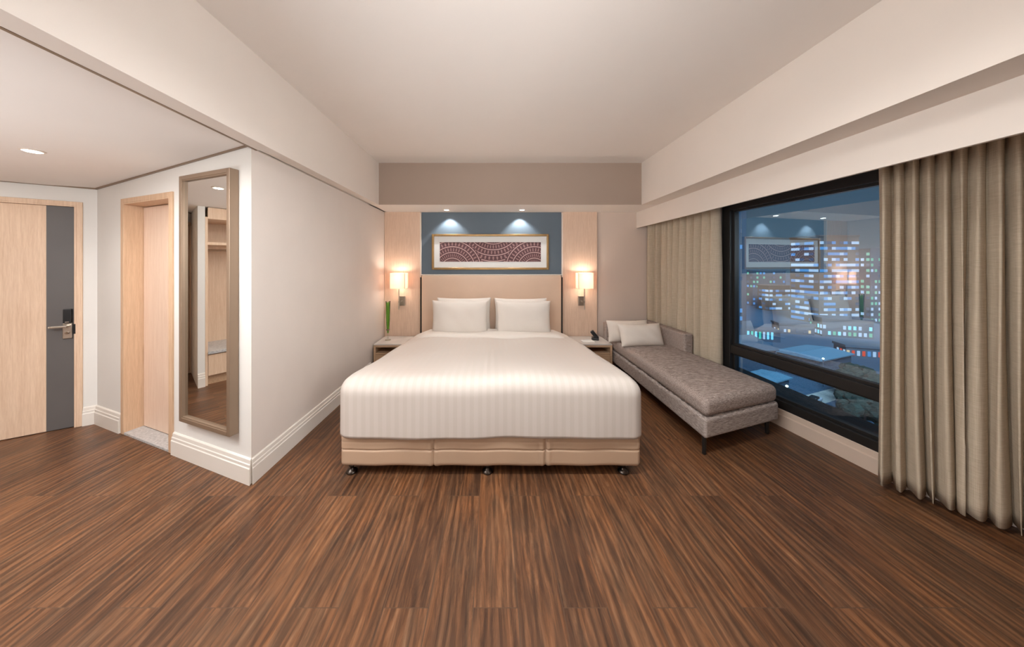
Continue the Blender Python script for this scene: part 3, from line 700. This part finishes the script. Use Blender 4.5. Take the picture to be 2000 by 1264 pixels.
curtain([(2.085, 3.935), (2.175, 3.75), (2.24, 2.96), (2.24, 2.89)], 10, .03, 2.03, .042, 'pleated beige linen curtain behind the chaise back, far side of the window', 3)
curtain([(2.335, 1.755), (2.37, 1.69), (2.60, 1.40), (2.68, 1.26), (2.74, 1.05)], 17, .035, 2.03, .050, 'long pleated beige linen curtain hanging nearest the viewer beside the glass', 5)

# ------------------------------------------------------------------ night city
GZ = -30
def nm(name, c, s=None, rough=.9): return new(name, c, rough) if s is None else emit(name, c, s)
CM = {'ground': varied('city_ground', (64, 92, 116), .9, .25, ns=.02), 'dark': nm('dark_facade', (60, 80, 100)), 'brown': nm('brown_facade', (110, 92, 88)), 'roof': nm('blue_roof', (96, 140, 164)), 'roof2': nm('slate_roof', (84, 100, 116)),
      'blue': nm('blue_window_light', (90, 170, 245), .8), 'white': nm('white_window_light', (190, 222, 255), .95), 'warm': nm('warm_window_light', (255, 226, 180), .9), 'green': nm('green_window_light', (120, 230, 200), .7), 'dim': nm('dim_window_light', (70, 120, 170), .45),
      'teal': nm('teal_sign_light', (60, 210, 190), 1.1), 'cyan': nm('cyan_sign_light', (120, 215, 255), 1.4), 'red': nm('red_light', (240, 90, 70), .9), 'tree': varied('night_foliage', (28, 52, 46), .9, .4, ns=.5), 'road': nm('lit_road', (170, 172, 168)), 'car': nm('car_paint', (180, 186, 196), None, .4), 'street': nm('street_lamp_light', (235, 255, 235), 3.5)}
city = bpy.data.lights.new('city_fill_sun', 'SUN'); city.energy = 5; city.color = (.55, .8, 1); city.angle = R(30)  # added sun that brightens the whole night city from above
co = bpy.data.objects.new('city_fill_sun', city); COL.objects.link(co); co.rotation_euler = (R(35), R(-20), 0)
def at(px, Y): return (px - CX) / F * Y
def zat(py, Y): return H - (py - CY) / F * Y
def building(label, x0, y0, dx, dy, ztop, wall, lit, cols=.4, fl_=3.4, cw=2.6, seed=1, rot=0, rows=None, hfrac=.5, cat='building', zb=GZ, ribbon=False):
    rnd = random.Random(seed); e = thing('city_building', label, cat, (x0, y0, zb), rot, 'city buildings outside the window'); h = ztop - zb
    bm = BM(); box(bm, (0, 0, 0), (dx, dy, h)); link('walls', bm, CM[wall], e)
    bm = BM(); box(bm, (-.3, -.3, h), (dx + .3, dy + .3, h + .8)); link('parapet', bm, CM[wall], e)
    if not lit: return e
    bm = BM(); n_ = int(h / fl_); cnt = [0, 0]
    for r_ in reversed(range(n_)):
        z = r_ * fl_ + fl_ * .3; rowp = rnd.choice((.45, .85, 1, 1)) if ribbon else 1
        for face in (0, 1):
            Ln = dx if face == 0 else dy; m_ = int(Ln / cw)
            for c_ in range(m_):
                if rnd.random() > cols * rowp: continue
                a = c_ * cw + cw * .14; b = a + cw * (.95 if ribbon else .55); mi = rnd.randrange(len(lit))
                q = ((a, -.12, z), (min(b, dx), -.02, z + fl_ * hfrac)) if face == 0 else ((-.12, a, z), (-.02, min(b, dy), z + fl_ * hfrac))
                if cnt[0] < 100: link('lit_window', B(*q), CM[lit[mi]], e); cnt[0] += 1
                else: box(bm, q[0], q[1], mi); cnt[1] += 1
    if cnt[1]: o = link('lit_windows', bm, [CM[q] for q in lit], e); o['kind'] = 'stuff'
    else: bm.free()
    return e
bm = BM(); box(bm, (5, -100, GZ - 1), (900, 900, GZ)); structure(link('ground', bm, CM['ground']))
building('tall office tower with stacked rows of blue-white lit floors', at(1600, 150), 150, 22, 14, zat(462, 150), 'brown', ['blue', 'white', 'white', 'blue', 'dim'], .97, 2.9, 2.2, 3, R(3), ribbon=True, hfrac=.5)
building('lower annex block with bright floors behind the tall office tower', at(1502, 192), 192, 16, 8, zat(560, 192), 'brown', ['blue', 'white', 'dim'], .9, 2.9, 2.2, 8, R(3), ribbon=True, hfrac=.5)
building('slim dark apartment tower dotted with green-white windows near the curtain', at(1700, 152), 152, 30, 16, zat(488, 152), 'dark', ['green', 'green', 'white', 'dim'], .6, 2.9, 2.2, 5, R(4))
building('dark blue glass tower at the far edge of the window', at(1412, 110), 110, 8, 14, zat(330, 110), 'dark', ['dim', 'blue', 'dim', 'dim'], .4, 3.0, 1.4, 6, R(-8))
building('mid-rise teal block behind the reflected headboard', at(1470, 215), 215, 26, 20, zat(530, 215), 'dark', ['green', 'dim', 'blue'], .45, 3.2, 2.6, 9, R(3))
building('low shop block with bright cyan and teal signs', at(1458, 118), 118, 11, 6, zat(646, 118), 'dark', ['cyan', 'teal', 'white', 'cyan'], .95, 3.4, 1.3, 11, R(-18), hfrac=.85)
building('low lit arcade with warm shopfronts in the middle distance', at(1522, 130), 130, 12, 6, zat(634, 130), 'dark', ['warm', 'white', 'dim'], .7, 2.6, 1.4, 12, R(-20), hfrac=.5)
building('low building with bright plaza lights at the tower foot', at(1606, 125), 125, 16, 8, zat(624, 125), 'dark', ['cyan', 'green', 'white'], .8, 2.6, 1.6, 13, R(-20), hfrac=.6)
building('row of small lit shops near the curtain edge', at(1652, 97), 97, 22, 5, zat(678, 97), 'roof2', ['white', 'warm', 'red', 'blue'], .9, 2.4, 1.3, 14, R(-18), hfrac=.7)
def hall(label, x0, y0, dx, dy, zt, rot, roof, ridge=2.0, wall='dark'):
    e = thing('low_hall', label, 'building', (x0, y0, GZ), rot, 'low roofs outside the window'); h = zt - GZ
    link('walls', B((0, 0, 0), (dx, dy, h)), CM[wall], e)
    bm = BM(); prof = [(-.5, h), (dy / 2, h + ridge), (dy + .5, h), (dy + .5, h - .3), (-.5, h - .3)]
    r0 = [bm.verts.new((-.5, y, z)) for y, z in prof]; r1 = [bm.verts.new((dx + .5, y, z)) for y, z in prof]
    for i in range(5): bm.faces.new((r0[i], r0[(i + 1) % 5], r1[(i + 1) % 5], r1[i]))
    bm.faces.new(r0[::-1]); bm.faces.new(r1); link('roof', bm, CM[roof], e)
    return e
hall('long dark ridged roof just beyond the transom', at(1425, 80), 80, 15, 14, -23, R(8), 'roof2', 2.5)
hall('pale blue flat roof seen below the transom', 58, 63.5, 13, 5, -25.5, R(22), 'roof', .3)
hall('bright blue roof beside the curtain edge above the transom', 86, 76, 16, 9, -24, R(20), 'roof', .6)
# street, cars, trees, street lamps
bm = BM(); prism(bm, [(56, 58), (94, 72), (92, 75), (54, 61.5)], GZ, GZ + .05); prism(bm, [(46, 46), (56, 43), (74, 60), (64, 60)], GZ, GZ + .04); structure(link('road', bm, CM['road']))
def carthing(x, y, rot, label, mat='car'):
    e = thing('car', label, 'car', (x, y, GZ + .05), rot, 'cars in the street')
    bm = rbox((0, 0, .62), (2.1, .85, .32), .2, (4, 3, 1)); link('body', bm, CM[mat], e, smooth=True)
    bm = rbox((-.15, 0, 1.12), (1.1, .72, .28), .2, (3, 3, 1), lambda p: (p[0] * (1 - .25 * (p[2] + .28)), p[1] * .95, p[2])); link('cabin', bm, M['plastic'], e, smooth=True)
    for wx_ in (-1.3, 1.3):
        for wy_ in (-.80, .60): bm = BM(); cyl(bm, (wx_, wy_, .32), .32, .2, 'Y', 14); link('wheel', bm, M['plastic'], e)
    return e
for i, (x, y, lab) in enumerate(((55, 50.5, 'pale parked car, first along the street below'), (59, 53.5, 'pale parked car, second along the street below'), (63, 56.5, 'pale parked car, third along the street below'), (72.5, 65.2, 'pale car on the lit road beside the dark trees'))): carthing(x, y, R(28), lab)
carthing(65, 62.4, R(20), 'red car on the lit road below the window', 'red')
def tree(x, y, r_, h, label, seed):
    rnd = random.Random(seed); e = thing('tree', label, 'tree', (x, y, GZ), 0, 'street trees below the window')
    bm = BM(); cyl(bm, (0, 0, 0), .25, h * .6, seg=8, r2=.15); link('trunk', bm, CM['brown'], e)
    bm = BM()
    for i in range(46):
        a, b_ = rnd.random() * 2 * pi, rnd.uniform(-.6, 1); q = r_ * .75 * sqrt(1 - min(1, b_ * b_) * .8); c_ = Vector((q * cos(a), q * sin(a), h * .68 + b_ * r_ * .6))
        bmesh.ops.create_icosphere(bm, subdivisions=1, radius=r_ * rnd.uniform(.22, .4), matrix=Matrix.Translation(c_) @ Matrix.Rotation(rnd.random() * 3, 4, 'X'))
    link('crown', bm, CM['tree'], e)
for i, (x, y, r_, h, lab) in enumerate(((79, 61.5, 3.4, 8, 'dark street tree beside the curb near the curtain edge'), (67, 52, 3.4, 7, 'dark round street tree lowest in the glass'), (84, 67, 3.2, 8, 'dark street tree farthest along the lit road'), (72, 57, 3.0, 7, 'dark street tree between two others near the curtain'))): tree(x, y, r_, h, lab, i)
for i, (x, y, lab) in enumerate(((74.4, 62.6, 'street lamp among the dark trees'), (84, 73.5, 'street lamp beyond the trees'), (58, 57, 'street lamp by the lit road'))):
    e = thing('street_lamp', lab, 'street lamp', (x, y, GZ), 0, 'street lamps'); bm = BM(); cyl(bm, (0, 0, 0), .1, 7, seg=8); link('pole', bm, CM['dark'], e); bm = BM(); bmesh.ops.create_icosphere(bm, subdivisions=2, radius=.24, matrix=Matrix.Translation((0, 0, 7.2))); link('lamp_head', bm, CM['street'], e)
